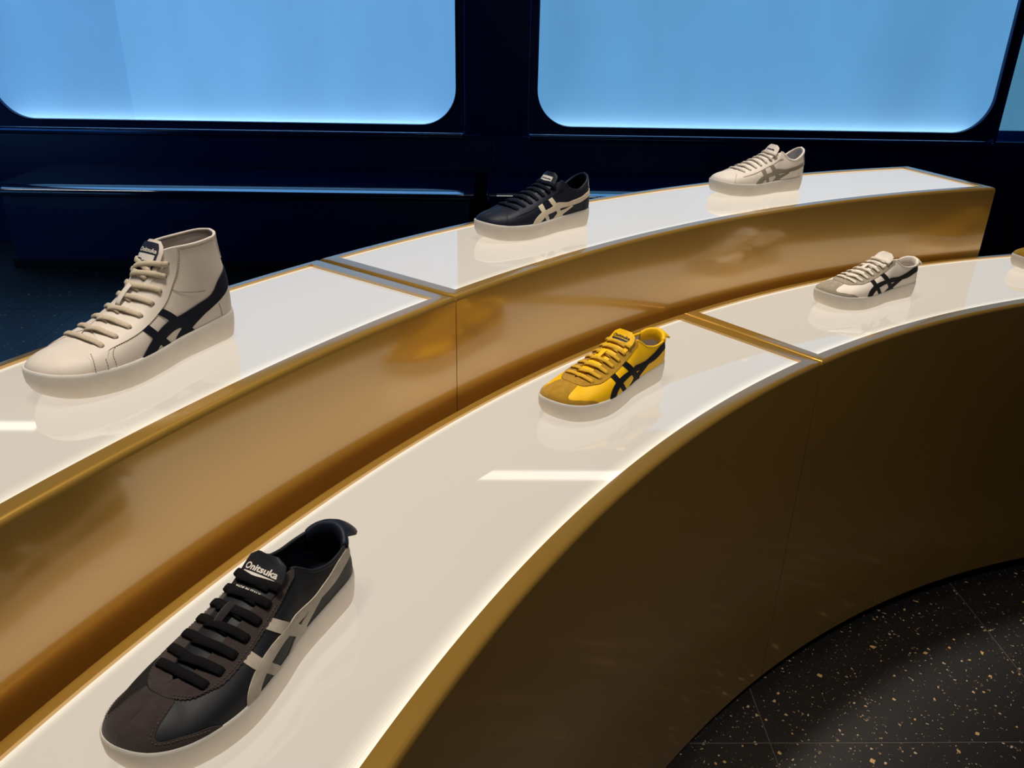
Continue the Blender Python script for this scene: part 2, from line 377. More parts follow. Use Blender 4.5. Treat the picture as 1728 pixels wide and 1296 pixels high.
# plan outline of the sole, heel at x = 0, toe at x = 286, lateral side = +y (millimetres)
LAT = [(0,0),(5,17),(20,28.5),(55,32.5),(105,37),(145,47),(185,54),(222,53),(256,43),(279,24),(287,-4)]
MED = [(283,-27),(264,-43),(232,-50),(195,-50),(155,-43),(110,-35),(65,-31.5),(24,-28.5),(6,-17)]
OUT = catmull(LAT + MED, 12)
i_toe = 12 * (len(LAT) - 1)
def _half(P):
    s = np.r_[0, np.cumsum(np.hypot(*np.diff(P, axis=0).T))]; return P, s / s[-1]
HL = _half(OUT[:i_toe+1][::-1])
HM = _half(np.vstack([OUT[i_toe:], OUT[:1]]))
def outline(u, side):
    P, s = HL if side > 0 else HM
    u = np.asarray(u, float)
    x = np.interp(u, s, P[:, 0]); y = np.interp(u, s, P[:, 1])
    e = 1e-3
    u0 = np.clip(u-e, 0, 1); u1 = np.clip(u+e, 0, 1)
    tx = np.interp(u1, s, P[:, 0]) - np.interp(u0, s, P[:, 0]); ty = np.interp(u1, s, P[:, 1]) - np.interp(u0, s, P[:, 1])
    tx = np.where(u <= e, 0, tx); ty = np.where(u <= e, 1.0*side, ty)
    tx = np.where(u >= 1-e, 0, tx); ty = np.where(u >= 1-e, -1.0*side, ty)
    l = np.hypot(tx, ty); n = np.stack([ty/l*side, -tx/l*side], -1)
    return np.stack([x, y], -1), n
def sole_top(x): return pchip([0, 40, 110, 190, 250, 290], [41, 38, 34.5, 33.5, 36, 42], x)
def sole_bot(x): return pchip([0, 14, 185, 225, 258, 290], [1.5, 0, 0, .9, 3.2, 8.5], x)

SPEC = {
 # u, x, half gap y, z, tangent angle
 'low': np.array([[0,266,0,53,2],[.09,247,0,58,6],[.165,229,0,61.5,9],[.19,222,5,62,16],[.225,213,11,65,24],[.33,182,14,75,32],[.45,148,16.5,86,38],[.56,114,19,96,44],[.605,98,20,99,48],
          [.635,91,22.5,95,60],[.70,77,27.5,85,72],[.80,52,30,80,80],[.90,24,25.5,81,85],[.96,11,13,84.5,87],[1,7,0,86,88]], float),
 'court': np.array([[0,266,0,53,2],[.09,246,0,58.5,6],[.165,228,0,63,10],[.19,222,5,64,16],[.225,212,11,68,24],[.33,180,14,79,32],[.45,145,16,91,38],[.56,110,18,101,44],[.605,94,19.5,105,48],
          [.635,86,22,100,60],[.70,73,27.5,88,72],[.80,52,30,84,80],[.90,25,26,96,85],[.96,11,14,107,87],[1,8,0,111,88]], float),
 'high': np.array([[0,265,0,53,2],[.09,245,0,57.5,6],[.155,227,0,61,10],[.18,219,5,62,16],[.215,209,10,66,24],[.33,174,12,80,36],[.45,143,13,100,44],[.55,123,14,122,58],[.61,113,15,137,72],
          [.645,106,17,144,76],[.70,90,24,147,82],[.80,62,29,147,85],[.90,30,25,148,88],[.96,17,14,150,88],[1,12,0,151,88]], float),
}
def upper(kind, u, v, side):
    """point on the upper: u 0 toe .. 1 heel, v 0 sole .. 1 top edge"""
    u = np.asarray(u, float); v = np.asarray(v, float); u, v = np.broadcast_arrays(u, v)
    K = SPEC[kind]
    b2, n2 = outline(u, side)
    b2 = b2 - n2 * 2.2
    zb = sole_top(b2[..., 0]) - 6
    B = np.stack([b2[..., 0], b2[..., 1], zb], -1)
    tx = pchip(K[:,0], K[:,1], u); ty = pchip(K[:,0], K[:,2], u); tz = pchip(K[:,0], K[:,3], u); al = np.radians(pchip(K[:,0], K[:,4], u))
    yc = pchip([0, 60, 150, 230, 290], [0, 1.5, 1, -1, -5], tx)
    T = np.stack([tx, yc + side*ty, tz], -1)
    hv = B - T; hv[..., 2] = 0
    hl = np.linalg.norm(hv, axis=-1, keepdims=True)
    # blend towards the outline normal where the top edge sits above the sole edge
    n3 = np.stack([n2[..., 0], n2[..., 1], 0*zb], -1)
    w = np.clip(hl / 25.0, 0, 1)
    hd = hv/np.maximum(hl, 1e-6)*w + n3*(1-w); hd /= np.maximum(np.linalg.norm(hd, axis=-1, keepdims=True), 1e-6)
    D = np.linalg.norm(B - T, axis=-1, keepdims=True)
    ca = np.cos(al)[..., None]; sa = np.sin(al)[..., None]
    up = np.array([0, 0, 1.0])
    P2 = T + (hd*ca - up*sa) * D*.42
    rise = (tz - zb)[..., None]
    P1 = B + up*np.minimum(rise*.72, D*.5) + n3*(1.5 + 2.5*np.clip((u-.8)/.2, 0, 1)[..., None])
    v = v[..., None]
    return B*(1-v)**3 + 3*P1*v*(1-v)**2 + 3*P2*v*v*(1-v) + T*v**3
def normal(kind, u, v, side):
    e = 2e-3
    u0 = np.clip(np.asarray(u, float)-e, 0, 1); u1 = np.clip(np.asarray(u, float)+e, 0, 1)
    v0 = np.clip(np.asarray(v, float)-e*3, 0, 1); v1 = np.clip(np.asarray(v, float)+e*3, 0, 1)
    a = upper(kind, u1, v, side) - upper(kind, u0, v, side)
    b = upper(kind, u, v1, side) - upper(kind, u, v0, side)
    n = np.cross(a, b) * (-1 if side > 0 else 1)
    l = np.linalg.norm(n, axis=-1, keepdims=True)
    n = n / np.maximum(l, 1e-9)
    return -n

# ------------------------------------------------------------------ sneakers
O3 = np.array([143.0, 0, 0])
def mm(P): return (np.asarray(P, float) - O3) * .001

ROWS = {'low': [(.250,.70),(.302,.69),(.352,.725),(.404,.77),(.458,.81),(.506,.87),(.550,.92)],
        'court': [(.258,.64),(.312,.66),(.366,.69),(.418,.725),(.471,.76),(.521,.79),(.571,.83)],
        'high': [(.253,.55),(.310,.58),(.372,.61),(.434,.65),(.506,.67),(.565,.71),(.618,.78),(.652,.87)]}
TONGUE = {'low': [(232,0,56),(212,0,65),(182,0,77),(150,0,88.5),(128,0,98),(115,0,107),(108.5,0,116)],
          'court': [(232,0,58),(212,0,68),(180,0,81.5),(146,0,94),(126,0,104),(115,0,115),(110,0,125)],
          'high': [(230,0,56),(209,0,66),(174,0,82),(145,0,102),(126,0,124),(114,0,141),(103,0,157)]}
TONGUE_W = {'low': [(0,12),(.25,20),(.6,23),(.85,25),(.94,23.5),(.98,19),(1,13)], 'court': [(0,12),(.25,20),(.6,23),(.85,26),(.94,24.5),(.98,20),(1,14)], 'high': [(0,12),(.25,19),(.6,20),(.9,21),(.96,18),(1,11)]}
STRIPES = {   # pairs (upper edge, lower edge) in upper coordinates
 'low': [
  ([(.985,.86),(.925,.92),(.830,.93),(.745,.72),(.660,.48),(.575,.40),(.475,.43),(.403,.37),(.360,.21),(.346,0)],
   [(.985,.62),(.930,.66),(.855,.64),(.787,.48),(.700,.37),(.620,.26),(.520,.28),(.448,.23),(.408,.13),(.388,0)]),
  ([(.712,.44),(.640,.24),(.585,.12),(.535,.05),(.515,0)], [(.722,.38),(.678,.19),(.632,.06),(.590,.02),(.565,0)]),
  ([(.465,.72),(.532,.37),(.592,.12),(.620,0)], [(.505,.72),(.583,.35),(.642,.12),(.668,0)]),
  ([(.367,.61),(.403,.34),(.450,.12),(.477,0)], [(.404,.62),(.440,.35),(.490,.10),(.514,0)])],
 'court': [
  ([(.985,.60),(.893,.69),(.782,.67),(.667,.48),(.555,.34),(.458,.29),(.400,.17),(.366,0)],
   [(.985,.44),(.893,.49),(.802,.45),(.700,.35),(.600,.21),(.508,.18),(.450,.08),(.424,0)]),
  ([(.730,.385),(.690,.285),(.640,.190),(.585,.085),(.550,0)], [(.748,.34),(.705,.21),(.660,.10),(.625,.04),(.605,0)]),
  ([(.505,.63),(.545,.41),(.593,.21),(.635,0)], [(.542,.64),(.588,.41),(.633,.23),(.677,0)]),
  ([(.415,.53),(.448,.30),(.485,.13),(.505,0)], [(.453,.57),(.482,.34),(.515,.14),(.536,0)])],
 'high': [
  ([(.990,.56),(.930,.57),(.865,.47),(.807,.31),(.728,.26),(.642,.23),(.550,.27),(.482,.22),(.425,.10),(.393,0)],
   [(.990,.38),(.945,.38),(.893,.27),(.830,.19),(.745,.13),(.660,.11),(.575,.13),(.515,.10),(.475,.04),(.455,0)]),
  ([(.748,.18),(.675,.13),(.610,.07),(.572,0)], [(.765,.14),(.700,.08),(.655,.03),(.620,0)]),
  ([(.515,.48),(.578,.25),(.630,.10),(.660,0)], [(.552,.48),(.618,.24),(.665,.11),(.705,0)]),
  ([(.422,.44),(.465,.23),(.505,.08),(.528,0)], [(.458,.44),(.500,.24),(.542,.09),(.576,0)])]}

def resample(P, n):
    Q = catmull(np.c_[np.asarray(P, float), np.zeros(len(P))], 12, closed=False)[:, :2]
    s = np.r_[0, np.cumsum(np.hypot(*np.diff(Q, axis=0).T))]
    t = np.linspace(0, s[-1], n)
    return np.stack([np.interp(t, s, Q[:, 0]), np.interp(t, s, Q[:, 1])], -1)
def xy2uv(kind, pts):
    """plan positions (x, y) on the lateral half -> (u, v)"""
    gu, gv = np.meshgrid(np.linspace(0, .45, 181), np.linspace(.3, 1, 141), indexing='ij'); G = upper(kind, gu, gv, 1)[..., :2]
    out = []
    for q in pts:
        i = np.unravel_index(np.argmin(((G - np.array(q))**2).sum(-1)), gu.shape); out.append((gu[i], gv[i]))
    return out
def patch(name, kind, side, A, B, m_, mt, parent, thick=1.0, pre_sampled=False, n=36):
    """raised overlay between two edge curves given in (u, v)"""
    if not pre_sampled: A, B = resample(A, n), resample(B, n)
    n = len(A); t = np.linspace(0, 1, m_)[None, :, None]
    UV = np.clip(A[:, None]*(1-t) + B[:, None]*t, 0, 1)
    P = upper(kind, UV[..., 0], UV[..., 1], side); Nn = normal(kind, UV[..., 0], UV[..., 1], side)
    top = P + Nn*thick
    base = P - Nn*.8
    V = np.concatenate([top.reshape(-1, 3), base.reshape(-1, 3)]); k = n*m_
    F = gridfaces(n, m_)
    bd = [i*m_ for i in range(n)] + [(n-1)*m_ + j for j in range(1, m_)] + [i*m_ + m_-1 for i in range(n-2, -1, -1)] + [j for j in range(m_-2, 0, -1)]
    for a, b in zip(bd, bd[1:] + bd[:1]): F.append((a, b, b+k, a+k))
    return link(name, mesh(name, mm(V), F, True, 1e-6, 45), mt, parent)
def sweep(path, nrm, half_w, half_t, seg=8):
    """flattened tube along path; nrm = flat-side normals"""
    path = np.asarray(path); T = np.gradient(path, axis=0); T /= np.linalg.norm(T, axis=1)[:, None]
    nrm = nrm - (nrm*T).sum(1)[:, None]*T; nrm /= np.linalg.norm(nrm, axis=1)[:, None]
    W = np.cross(T, nrm)
    V = []
    for i in range(len(path)):
        for k in range(seg):
            a = 2*math.pi*k/seg; c, s = math.cos(a), math.sin(a)
            V.append(path[i] + W[i]*half_w*math.copysign(abs(c)**.7, c) + nrm[i]*half_t*math.copysign(abs(s)**.7, s))
    n = len(path); F = gridfaces(n, seg, closed_m=True) + [tuple(range(seg))[::-1], tuple((n-1)*seg + k for k in range(seg))]
    return np.array(V), F
def merge_parts(parts):
    V, F, o = [], [], 0
    for v, f in parts:
        V.append(v); F += [tuple(i+o for i in q) for q in f]; o += len(v)
    return np.concatenate(V), F
def tongue_pt(kind, s, t, off=0):
    """s across -1..1, t along 0 (vamp) .. 1 (tip)"""
    C3 = catmull(TONGUE[kind], 12, closed=False); d = np.r_[0, np.cumsum(np.linalg.norm(np.diff(C3, axis=0), axis=1))]; L = d[-1]; d = d/L
    f = lambda q: np.stack([np.interp(q, d, C3[:, k]) for k in range(3)], -1)
    s = np.asarray(s, float); t = np.asarray(t, float); s, t = np.broadcast_arrays(s, t)
    c = f(np.clip(t, 0, 1)); tan = f(np.clip(t+.02, 0, 1)) - f(np.clip(t-.02, 0, 1)); tan /= np.linalg.norm(tan, axis=-1, keepdims=True)
    up = np.stack([tan[..., 2], 0*t, -tan[..., 0]], -1)      # normal facing up and forward
    w = pchip(*np.array(TONGUE_W[kind]).T, np.clip(t, 0, 1))
    yc = pchip([0, 60, 150, 230, 290], [0, 1.5, 1, -1, -5], c[..., 0])
    a = s*1.0
    P = c + np.stack([0*t, yc + w*np.sin(a)/np.sin(1.0), 0*t], -1) + up*((np.cos(a)-1)*w*.62 + off*np.cos(a*.8))[..., None]
    if np.any(off): P = P + np.stack([0*t, off*np.sin(a*.8), 0*t], -1)
    return P, up, L
_text_cache = {}
def text_mesh(body, bold=.02, shear=.12):
    if (body, bold, shear) not in _text_cache:
        cu = bpy.data.curves.new('text', 'FONT'); cu.body = body; cu.size = 1; cu.offset = bold; cu.shear = shear; cu.align_x = 'CENTER'; cu.resolution_u = 3
        ob = bpy.data.objects.new('text', cu); COL.objects.link(ob)
        dg = bpy.context.evaluated_depsgraph_get(); dg.update(); me = ob.evaluated_get(dg).to_mesh()
        V = np.array([v.co[:] for v in me.vertices]); F = [tuple(p.vertices) for p in me.polygons]
        ob.evaluated_get(dg).to_mesh_clear(); bpy.data.objects.remove(ob); bpy.data.curves.remove(cu)
        _text_cache[body, bold, shear] = (V, F)
    return _text_cache[body, bold, shear]
def tongue_text(name, kind, body, y_mm, t0, height_mm, mt, parent, off, bold=.02, shear=.12, width=None):
    V, F = text_mesh(body, bold, shear); V = V.copy()
    k = height_mm / .7
    if width: kx = width / (V[:, 0].max() - V[:, 0].min())
    else: kx = k
    _, _, L = tongue_pt(kind, 0, .5)
    wmid = 23.0
    P, _, _ = tongue_pt(kind, (V[:, 0]*kx + y_mm)/wmid, np.clip(t0 + V[:, 1]*k/L, 0, 1), off)
    me = mesh(name, mm(P), F, False)
    return link(name, me, mt, parent)
def tongue_patch(name, kind, y0, y1, t0, t1, mt, parent, off, taper=0):
    s = np.linspace(0, 1, 13)[None]; t = np.linspace(0, 1, 9)[:, None]
    ya = y0 + taper*(1-t); yb_ = y1 - taper*(1-t)
    Y = ya + (yb_-ya)*s; T = t0 + (t1-t0)*t + 0*s
    P, up, _ = tongue_pt(kind, Y/23.0, T, off); P2, _, _ = tongue_pt(kind, Y/23.0, T, off-1.2)
    k = P.shape[0]*P.shape[1]; n, m_ = P.shape[:2]
    bd = [i*m_ for i in range(n)] + [(n-1)*m_ + j for j in range(1, m_)] + [i*m_ + m_-1 for i in range(n-2, -1, -1)] + [j for j in range(m_-2, 0, -1)]
    F = gridfaces(n, m_) + [(a, b, b+k, a+k) for a, b in zip(bd, bd[1:]+bd[:1])]
    return link(name, mesh(name, mm(np.concatenate([P.reshape(-1, 3), P2.reshape(-1, 3)])), F, True, autosmooth=40), mt, parent)

def build_sole(kind, mt, parent):
    n = 90; rings = []
    def ring(ins, zf):
        P = []
        for side in (1, -1):
            u = np.linspace(0, 1, n) if side > 0 else np.linspace(1, 0, n)
            b, nn = outline(u, side); k_ = ins*(1 + np.clip((b[:, 0:1]-200)/86, 0, 1)*(.9 if zf < .3 else 0)); q = b - nn*k_
            z0, z1 = sole_bot(b[:, 0]), sole_top(b[:, 0])
            P.append(np.c_[q, z0 + (z1-z0)*zf][:-1])
        return np.concatenate(P)
    prof = [(14, 0), (7.5, 0), (5.0, .02), (3.4, .08), (2.2, .2), (.7, .45), (0, .7), (0, .9), (.3, .965), (1.2, 1.0), (2.4, 1.0), (3.2, .985), (3.6, .9), (9, .85)]
    for ins, zf in prof: rings.append(ring(ins, zf))
    V = np.concatenate(rings); k = len(rings[0])
    F = gridfaces(len(rings), k, closed_m=True) + [tuple(range(k)), tuple((len(rings)-1)*k + i for i in range(k))]
    return link('sole', mesh('sole', mm(V), F, True, 1e-6, 50), mt, parent)

FRONT_U = [(.112, 1.0)] + xy2uv('low', [(242, 4), (240.5, 10), (237.5, 16), (233, 22), (226.5, 28), (217, 33)])
def build_sneaker(name, kind, pose, C, label, group=None, top_text=None):
    x, y, a, s, z = pose
    e = empty('sneaker', (x, y, z + .0002 - .0044 + .0004), a, s); tag(e, label, 'sneaker', group)
    build_sole(kind, C['sole'], e)
    # upper shell
    nu, nv = 110, 26
    parts = []
    u = np.linspace(0, 1, nu)[:, None]; v = np.linspace(0, 1, nv)[None]
    for side in (1, -1):
        parts.append((upper(kind, u+0*v, v+0*u, side).reshape(-1, 3), gridfaces(nu, nv)))
    V, F = merge_parts(parts)
    link('upper', mesh('upper', mm(V), F, True, 2e-5), C['leather'], e)
    # lining: from the collar edge down to the foot bed
    uc = np.linspace(.20, 1, 70)[:, None]; parts = []
    vv = np.linspace(0, 1, 14)[None]
    for side in (1, -1):
        P = upper(kind, uc+0*vv, 1 - vv*.93 + 0*uc, side); Nn = normal(kind, uc+0*vv, 1-vv*.93+0*uc, side)
        parts.append(((P - Nn*(2.6*np.clip(vv*14, .05, 1) + 0*uc)[..., None]).reshape(-1, 3), gridfaces(70, 14)))
    V, F = merge_parts(parts); link('lining', mesh('lining', mm(V), F, True, 1e-5), C['lining'], e)
    P = []
    for side in (1, -1):
        uu = np.linspace(0, 1, 40) if side > 0 else np.linspace(1, 0, 40)
        b, nn = outline(uu, side); q = b - nn*5; P.append(np.c_[q, sole_top(q[:, 0])+.5][:-1])
    P = np.concatenate(P); link('insole', mesh('insole', mm(np.concatenate([P, P-np.array([0, 0, 3])])), [tuple(range(len(P)))] + gridfaces(2, len(P), closed_m=True), False), C['insole'], e)
    # collar roll around the opening
    u0 = .60 if kind != 'high' else .63
    uu = np.linspace(u0, 1, 60)
    PL = upper(kind, uu, 1+0*uu, 1); PM = upper(kind, uu, 1+0*uu, -1)[::-1]
    path = np.concatenate([PL, PM[1:]]); path[:, 2] -= 1.2
    th = {'low': (1.9, 2.4), 'court': (3.0, 3.6), 'high': (1.7, 2.0)}[kind]
    ctr = np.array([55., 0, 0]); nrm = path - ctr; nrm[:, 2] = 0
    inward = nrm / np.linalg.norm(nrm, axis=1)[:, None]
    Vc, Fc = sweep(path - inward*th[0]*.7, np.tile([0, 0, 1.0], (len(path), 1)), th[0], th[1], 10)
    link('collar', mesh('collar', mm(Vc), Fc, True), C.get('collar', C['leather']), e)
    # tongue
    ns, nt_ = 15, 26
    sg, tg = np.meshgrid(np.linspace(-1, 1, ns), np.linspace(0, 1, nt_), indexing='xy')
    rnd = np.where(np.abs(sg) > .8, 0, 0)
    Pt, up, _ = tongue_pt(kind, sg, tg, 0.0); Pb, _, _ = tongue_pt(kind, sg, tg, -4.0)
    edge = np.sqrt(np.clip((tg-.9)/.1, 0, 1)); Pt = Pt - up*(edge**3*1.6)[..., None]
    k = ns*nt_; bd = [i*ns for i in range(nt_)] + [(nt_-1)*ns + j for j in range(1, ns)] + [i*ns+ns-1 for i in range(nt_-2, -1, -1)] + [j for j in range(ns-2, 0, -1)]
    V = np.concatenate([Pt.reshape(-1, 3), Pb.reshape(-1, 3)]); F = gridfaces(nt_, ns) + gridfaces(nt_, ns, k) + [(p, q, q+k, p+k) for p, q in zip(bd, bd[1:]+bd[:1])]
    tongue = link('tongue', mesh('tongue', mm(V), F, True, autosmooth=60), C.get('tongue', C['leather']), e)
    if kind in ('low', 'high', 'court') and top_text: top_text(kind, tongue)
    # stripes on both flanks
    for side in (1, -1):
        for i, (A, B) in enumerate(STRIPES[kind]):
            patch('stripe', kind, side, A, B, 6, C['stripe'], e, .9 + .35*(i == 0), n=44)
    # eyestays and toe overlays
    for side in (1, -1):
        if kind == 'low':
            n = 150
            lo = resample(FRONT_U + [(.300,.565),(.372,.605),(.450,.675),(.537,.765),(.600,.89),(.610,.93)], n)
            ph = np.arange(n) % 3; jag = np.where(ph == 0, 0, np.where(ph == 1, .016, .004)); lo[:, 1] -= jag*np.clip(np.linspace(0, 8, n), 0, 1)
            hi = resample([(.112,1.0),(.150,1.0),(.19,1.0),(.25,1.0),(.40,1.0),(.55,1.0),(.600,1.0),(.612,.99)], n)
            st = patch('eyestay', kind, side, lo, hi, 8, C['suede'], e, 1.5, True)
            A = [(.168,.72),(.140,.62),(.118,.52),(.105,.38),(.112,.285),(.135,.25),(.172,.235),(.233,.17),(.268,.08),(.290,0)]
            B = [(.130,1.0),(.06,1.0),(.0,1.0),(.0,.7),(.0,.45),(.0,.2),(.03,0),(.12,0),(.22,0),(.27,0)]
            patch('toe_cap', kind, side, resample(A, 56), resample(B, 56), 12, C['suede'], e, .9, True)
        else:
            if kind == 'court':
                lo = [(.193,0),(.193,.40),(.200,.66),(.225,.83)]; hi = [(.247,0),(.247,.14),(.253,.37),(.262,.50)]
                lo2 = [(.247,.355),(.310,.41),(.388,.48),(.475,.58),(.575,.67),(.635,.85)]
                hi2 = [(.222,1.0),(.30,1.0),(.40,1.0),(.50,1.0),(.59,1.0),(.640,1.0)]
            else:
                lo = [(.217,0),(.212,.30),(.200,.54),(.222,.78)]; hi = [(.275,0),(.275,.12),(.271,.27),(.285,.46)]
                lo2 = [(.268,.37),(.285,.405),(.350,.41),(.427,.42),(.512,.47),(.593,.54),(.655,.68),(.685,.82),(.706,.985)]
                hi2 = [(.212,1.0),(.26,1.0),(.33,1.0),(.415,1.0),(.50,1.0),(.57,1.0),(.61,1.0),(.645,1.0),(.690,1.0)]
            patch('vamp_panel', kind, side, lo, hi, 6, C['leather'], e, .8, n=24)
            st = patch('eyestay', kind, side, lo2, hi2, 10, C['leather'], e, 1.0, n=48)
        # eyelets: small dark punched holes
        for (ue, ve) in ROWS[kind]:
            p = upper(kind, ue, ve, side); nn = normal(kind, ue, ve, side)
            q = Vector(nn).to_track_quat('Z', 'X')
            ob = bpy.data.objects.new('eyelet', EYE); COL.objects.link(ob); ob.parent = st
            ob.rotation_mode = 'QUATERNION'; ob.rotation_quaternion = q; ob.location = mm(p + nn*(1.5 if kind == 'low' else 1.0))
    # heel pieces
    if kind == 'low':
        W = np.linspace(-1, 1, 17); rows = []
        for wv in W:
            sd = 1 if wv >= 0 else -1
            K = upper(kind, 1 - .105*abs(wv), 1.0, sd); inn = np.array([55., 0, 0]) - K; inn[2] = 0; inn /= np.linalg.norm(inn)
            fin = math.sqrt(max(0, 1-(abs(wv)/.62)**2)); lift = 1.5 + 5.0*(1-abs(wv)**3)
            rows.append([K + inn*5 + [0, 0, -15], K + inn*5.2 + [0, 0, -6], K + inn*4.6 + [0, 0, lift-2.5], K + inn*2.6 + [0, 0, lift], K - inn*.2 + [0, 0, lift-.4],
                         K - inn*(1.6+4*fin) + [0, 0, lift-2.2-.6*fin], K - inn*(2.0+12*fin) + [0, 0, lift-4.0-6*fin], K - inn*(2.0+19*fin) + [0, 0, lift-5.0-12*fin]])
        R_ = np.array(rows); n1, n2 = R_.shape[:2]; dn = np.array([0, 0, -1.3])
        inner = R_.copy(); inner[:, :3] -= 0; 
        V = R_.reshape(-1, 3); ob = link('heel_tab', mesh('heel_tab', mm(V), gridfaces(n1, n2), True), C.get('tab', C['leather']), e)
        so = ob.modifiers.new('thickness', 'SOLIDIFY'); so.thickness = .0016; so.offset = 0
        for side in (1, -1): patch('heel_patch', kind, side, [(.972,0),(.972,.25),(.975,.5),(.985,.62)], [(1,0),(1,.25),(1,.5),(1,.62)], 4, C['stripe'] if C.get('dark_heel') else C['suede'], e, .7, n=16)
    elif kind == 'court':
        for side in (1, -1): patch('heel_patch', kind, side, [(.905,1.0),(.915,.85),(.935,.72),(.97,.66)], [(1,1.0),(1,.85),(1,.72),(1,.66)], 6, C.get('heel', C['leather']), e, 1.0, n=18)
    else:
        for side in (1, -1): patch('heel_patch', kind, side, [(.925,1.0),(.93,.85),(.938,.72),(.97,.67)], [(1,1.0),(1,.85),(1,.72),(1,.67)], 6, C['leather'], e, 1.2, n=18)
    # stitching along panel edges
    if C.get('stitch'):
        lines = []
        if kind == 'high':
            lines = [([(.298,.02),(.298,.13),(.292,.27),(.303,.39),(.350,.395),(.427,.405),(.514,.455),(.600,.53),(.662,.67),(.694,.83),(.714,.97)], .25, 1),
                     ([(.268,.02),(.268,.12),(.263,.27)], 1.1, 1), ([(.226,.02),(.222,.28),(.211,.50)], 1.1, 1), ([(.72,.975),(.80,.97),(.90,.97)], .3, 1),
                     ([(.625,.59),(.66,.50),(.72,.43),(.78,.39)], .25, 0), ([(.845,.02),(.842,.10),(.836,.17)], .25, 0)]
        elif kind == 'court':
            lines = [([(.243,.02),(.243,.12),(.243,.33),(.308,.385),(.386,.455),(.474,.555),(.576,.645),(.642,.83)], .3, 0), ([(.189,.02),(.189,.35),(.196,.62)], .3, 0), ([(.86,.02),(.855,.16),(.85,.30)], .3, 0)]
        elif kind == 'low':
            lines = [([(.165,.80),(.225,.67),(.300,.61),(.372,.65),(.450,.72),(.535,.81)], 1.8, 1), ([(.156,.70),(.118,.56),(.096,.40),(.104,.27),(.135,.225),(.180,.205),(.238,.13)], 1.1, 1)]
        for side in (1, -1):
            parts = []
            for pts, off, dash in lines:
                L_ = resample(pts, 160)
                P = upper(kind, L_[:, 0], L_[:, 1], side); Nn = normal(kind, L_[:, 0], L_[:, 1], side); P = P + Nn*(off + .25)
                d = np.r_[0, np.cumsum(np.linalg.norm(np.diff(P, axis=0), axis=1))]; nst = max(2, int(d[-1]/3.1))
                for q in range(nst):
                    t0, t1 = (q+.12)/nst*d[-1], (q+(.72 if dash else .95))/nst*d[-1]
                    tt = np.linspace(t0, t1, 3); pp = np.stack([np.interp(tt, d, P[:, c]) for c in range(3)], -1); n3 = np.stack([np.interp(tt, d, Nn[:, c]) for c in range(3)], -1)
                    parts.append(sweep(pp, n3, .38, .22, 4))
            V, F = merge_parts(parts); tag(link('stitching', mesh('stitching', mm(V), F, True), C['stitch'], e), kind='stuff')
    # laces
    E = {sd: [(upper(kind, uu_, vv_, sd), normal(kind, uu_, vv_, sd)) for uu_, vv_ in ROWS[kind]] for sd in (1, -1)}
    nrow = len(ROWS[kind]); parts = []
    lw, lt_ = C.get('lace', (3.3, 1.35))
    thick = 1.5 if kind == 'low' else 1.0
    gu, gv = np.meshgrid(np.linspace(.16, .70, 90), np.linspace(.5, 1, 40), indexing='ij')
    GS = {sd: (upper(kind, gu, gv, sd) + normal(kind, gu, gv, sd)*thick).reshape(-1, 3) for sd in (1, -1)}
    tsg, ttg = np.meshgrid(np.linspace(-1, 1, 25), np.linspace(0, 1, 70)); GT = tongue_pt(kind, tsg, ttg, 0.0)[0].reshape(-1, 3)
    C3 = catmull(TONGUE[kind], 12, closed=False)
    def mid_n(x_):
        i = np.argmin(np.abs(C3[:, 0]-x_)); d = C3[min(i+3, len(C3)-1)] - C3[max(i-3, 0)]; d /= np.linalg.norm(d); return np.array([d[2], 0, -d[0]])
    def strand(sd, i, tuck):
        p, n_ = E[sd][i]; ue, ve = ROWS[kind][i]; ns = 22
        if tuck:
            sh = 5 + (16*i/(nrow-1) if kind == 'high' else 0)
            uq = np.interp(-(p[0]+sh), -SPEC[kind][:, 1], SPEC[kind][:, 0])
            q = upper(kind, uq, .985, -sd); nq = normal(kind, uq, .95, -sd); q = q - nq*1.0
            G = np.concatenate([GS[sd], GT])
        else:
            q, nq = E[-sd][i]; G = np.concatenate([GS[1], GS[-1], GT])
        nm = mid_n((p[0]+q[0])/2)
        sv = np.linspace(0, 1, ns); B = p + (q-p)*sv[:, None]
        w0 = np.clip(1-sv*2, 0, 1)[:, None]; w1 = np.clip(sv*2-1, 0, 1)[:, None]
        nr = n_*w0 + nq*w1 + nm*(1-w0-w1); nr /= np.linalg.norm(nr, axis=1)[:, None]
        h = np.zeros(ns)
        for k in range(ns):
            d = G - B[k]; t = d @ nr[k]; r2 = (d*d).sum(1) - t*t; sel = r2 < 12
            h[k] = t[sel].max() if sel.any() else 0
        h = np.maximum(h, 0); hs = h.copy()
        for _ in range(3): hs = np.maximum(h, np.convolve(np.pad(hs, 1, mode='edge'), [.25, .5, .25], 'valid'))
        lift = lt_*1.05 + (1.9 if (tuck and sd > 0) else .2)*np.exp(-((sv-.55)/.22)**2)
        hh = hs + lift
        if tuck: hh[-3:] = [hh[-4]*.75, hh[-4]*.3, -1.5]
        path = B + nr*hh[:, None]
        head = [p - n_*2.0, p + n_*(thick*.5)]
        path = np.concatenate([head, path[1:]]) if tuck else np.concatenate([head, path[1:-1], [q + nq*(thick*.5), q - nq*2.0]])
        nr = np.concatenate([[n_, n_], nr[1:]]) if tuck else np.concatenate([[n_, n_], nr[1:-1], [nq, nq]])
        path = catmull(path, 2, closed=False); nr = catmull(nr, 2, closed=False); nr /= np.linalg.norm(nr, axis=1)[:, None]
        return sweep(path, nr, lw, lt_, 8)
    parts.append(strand(1, 0, False))
    for i in range(1, nrow):
        parts.append(strand(-1, i, True)); parts.append(strand(1, i, True))
    V, F = merge_parts(parts)
    link('shoelace', mesh('shoelace', mm(V), F, True), C['laces'], e)
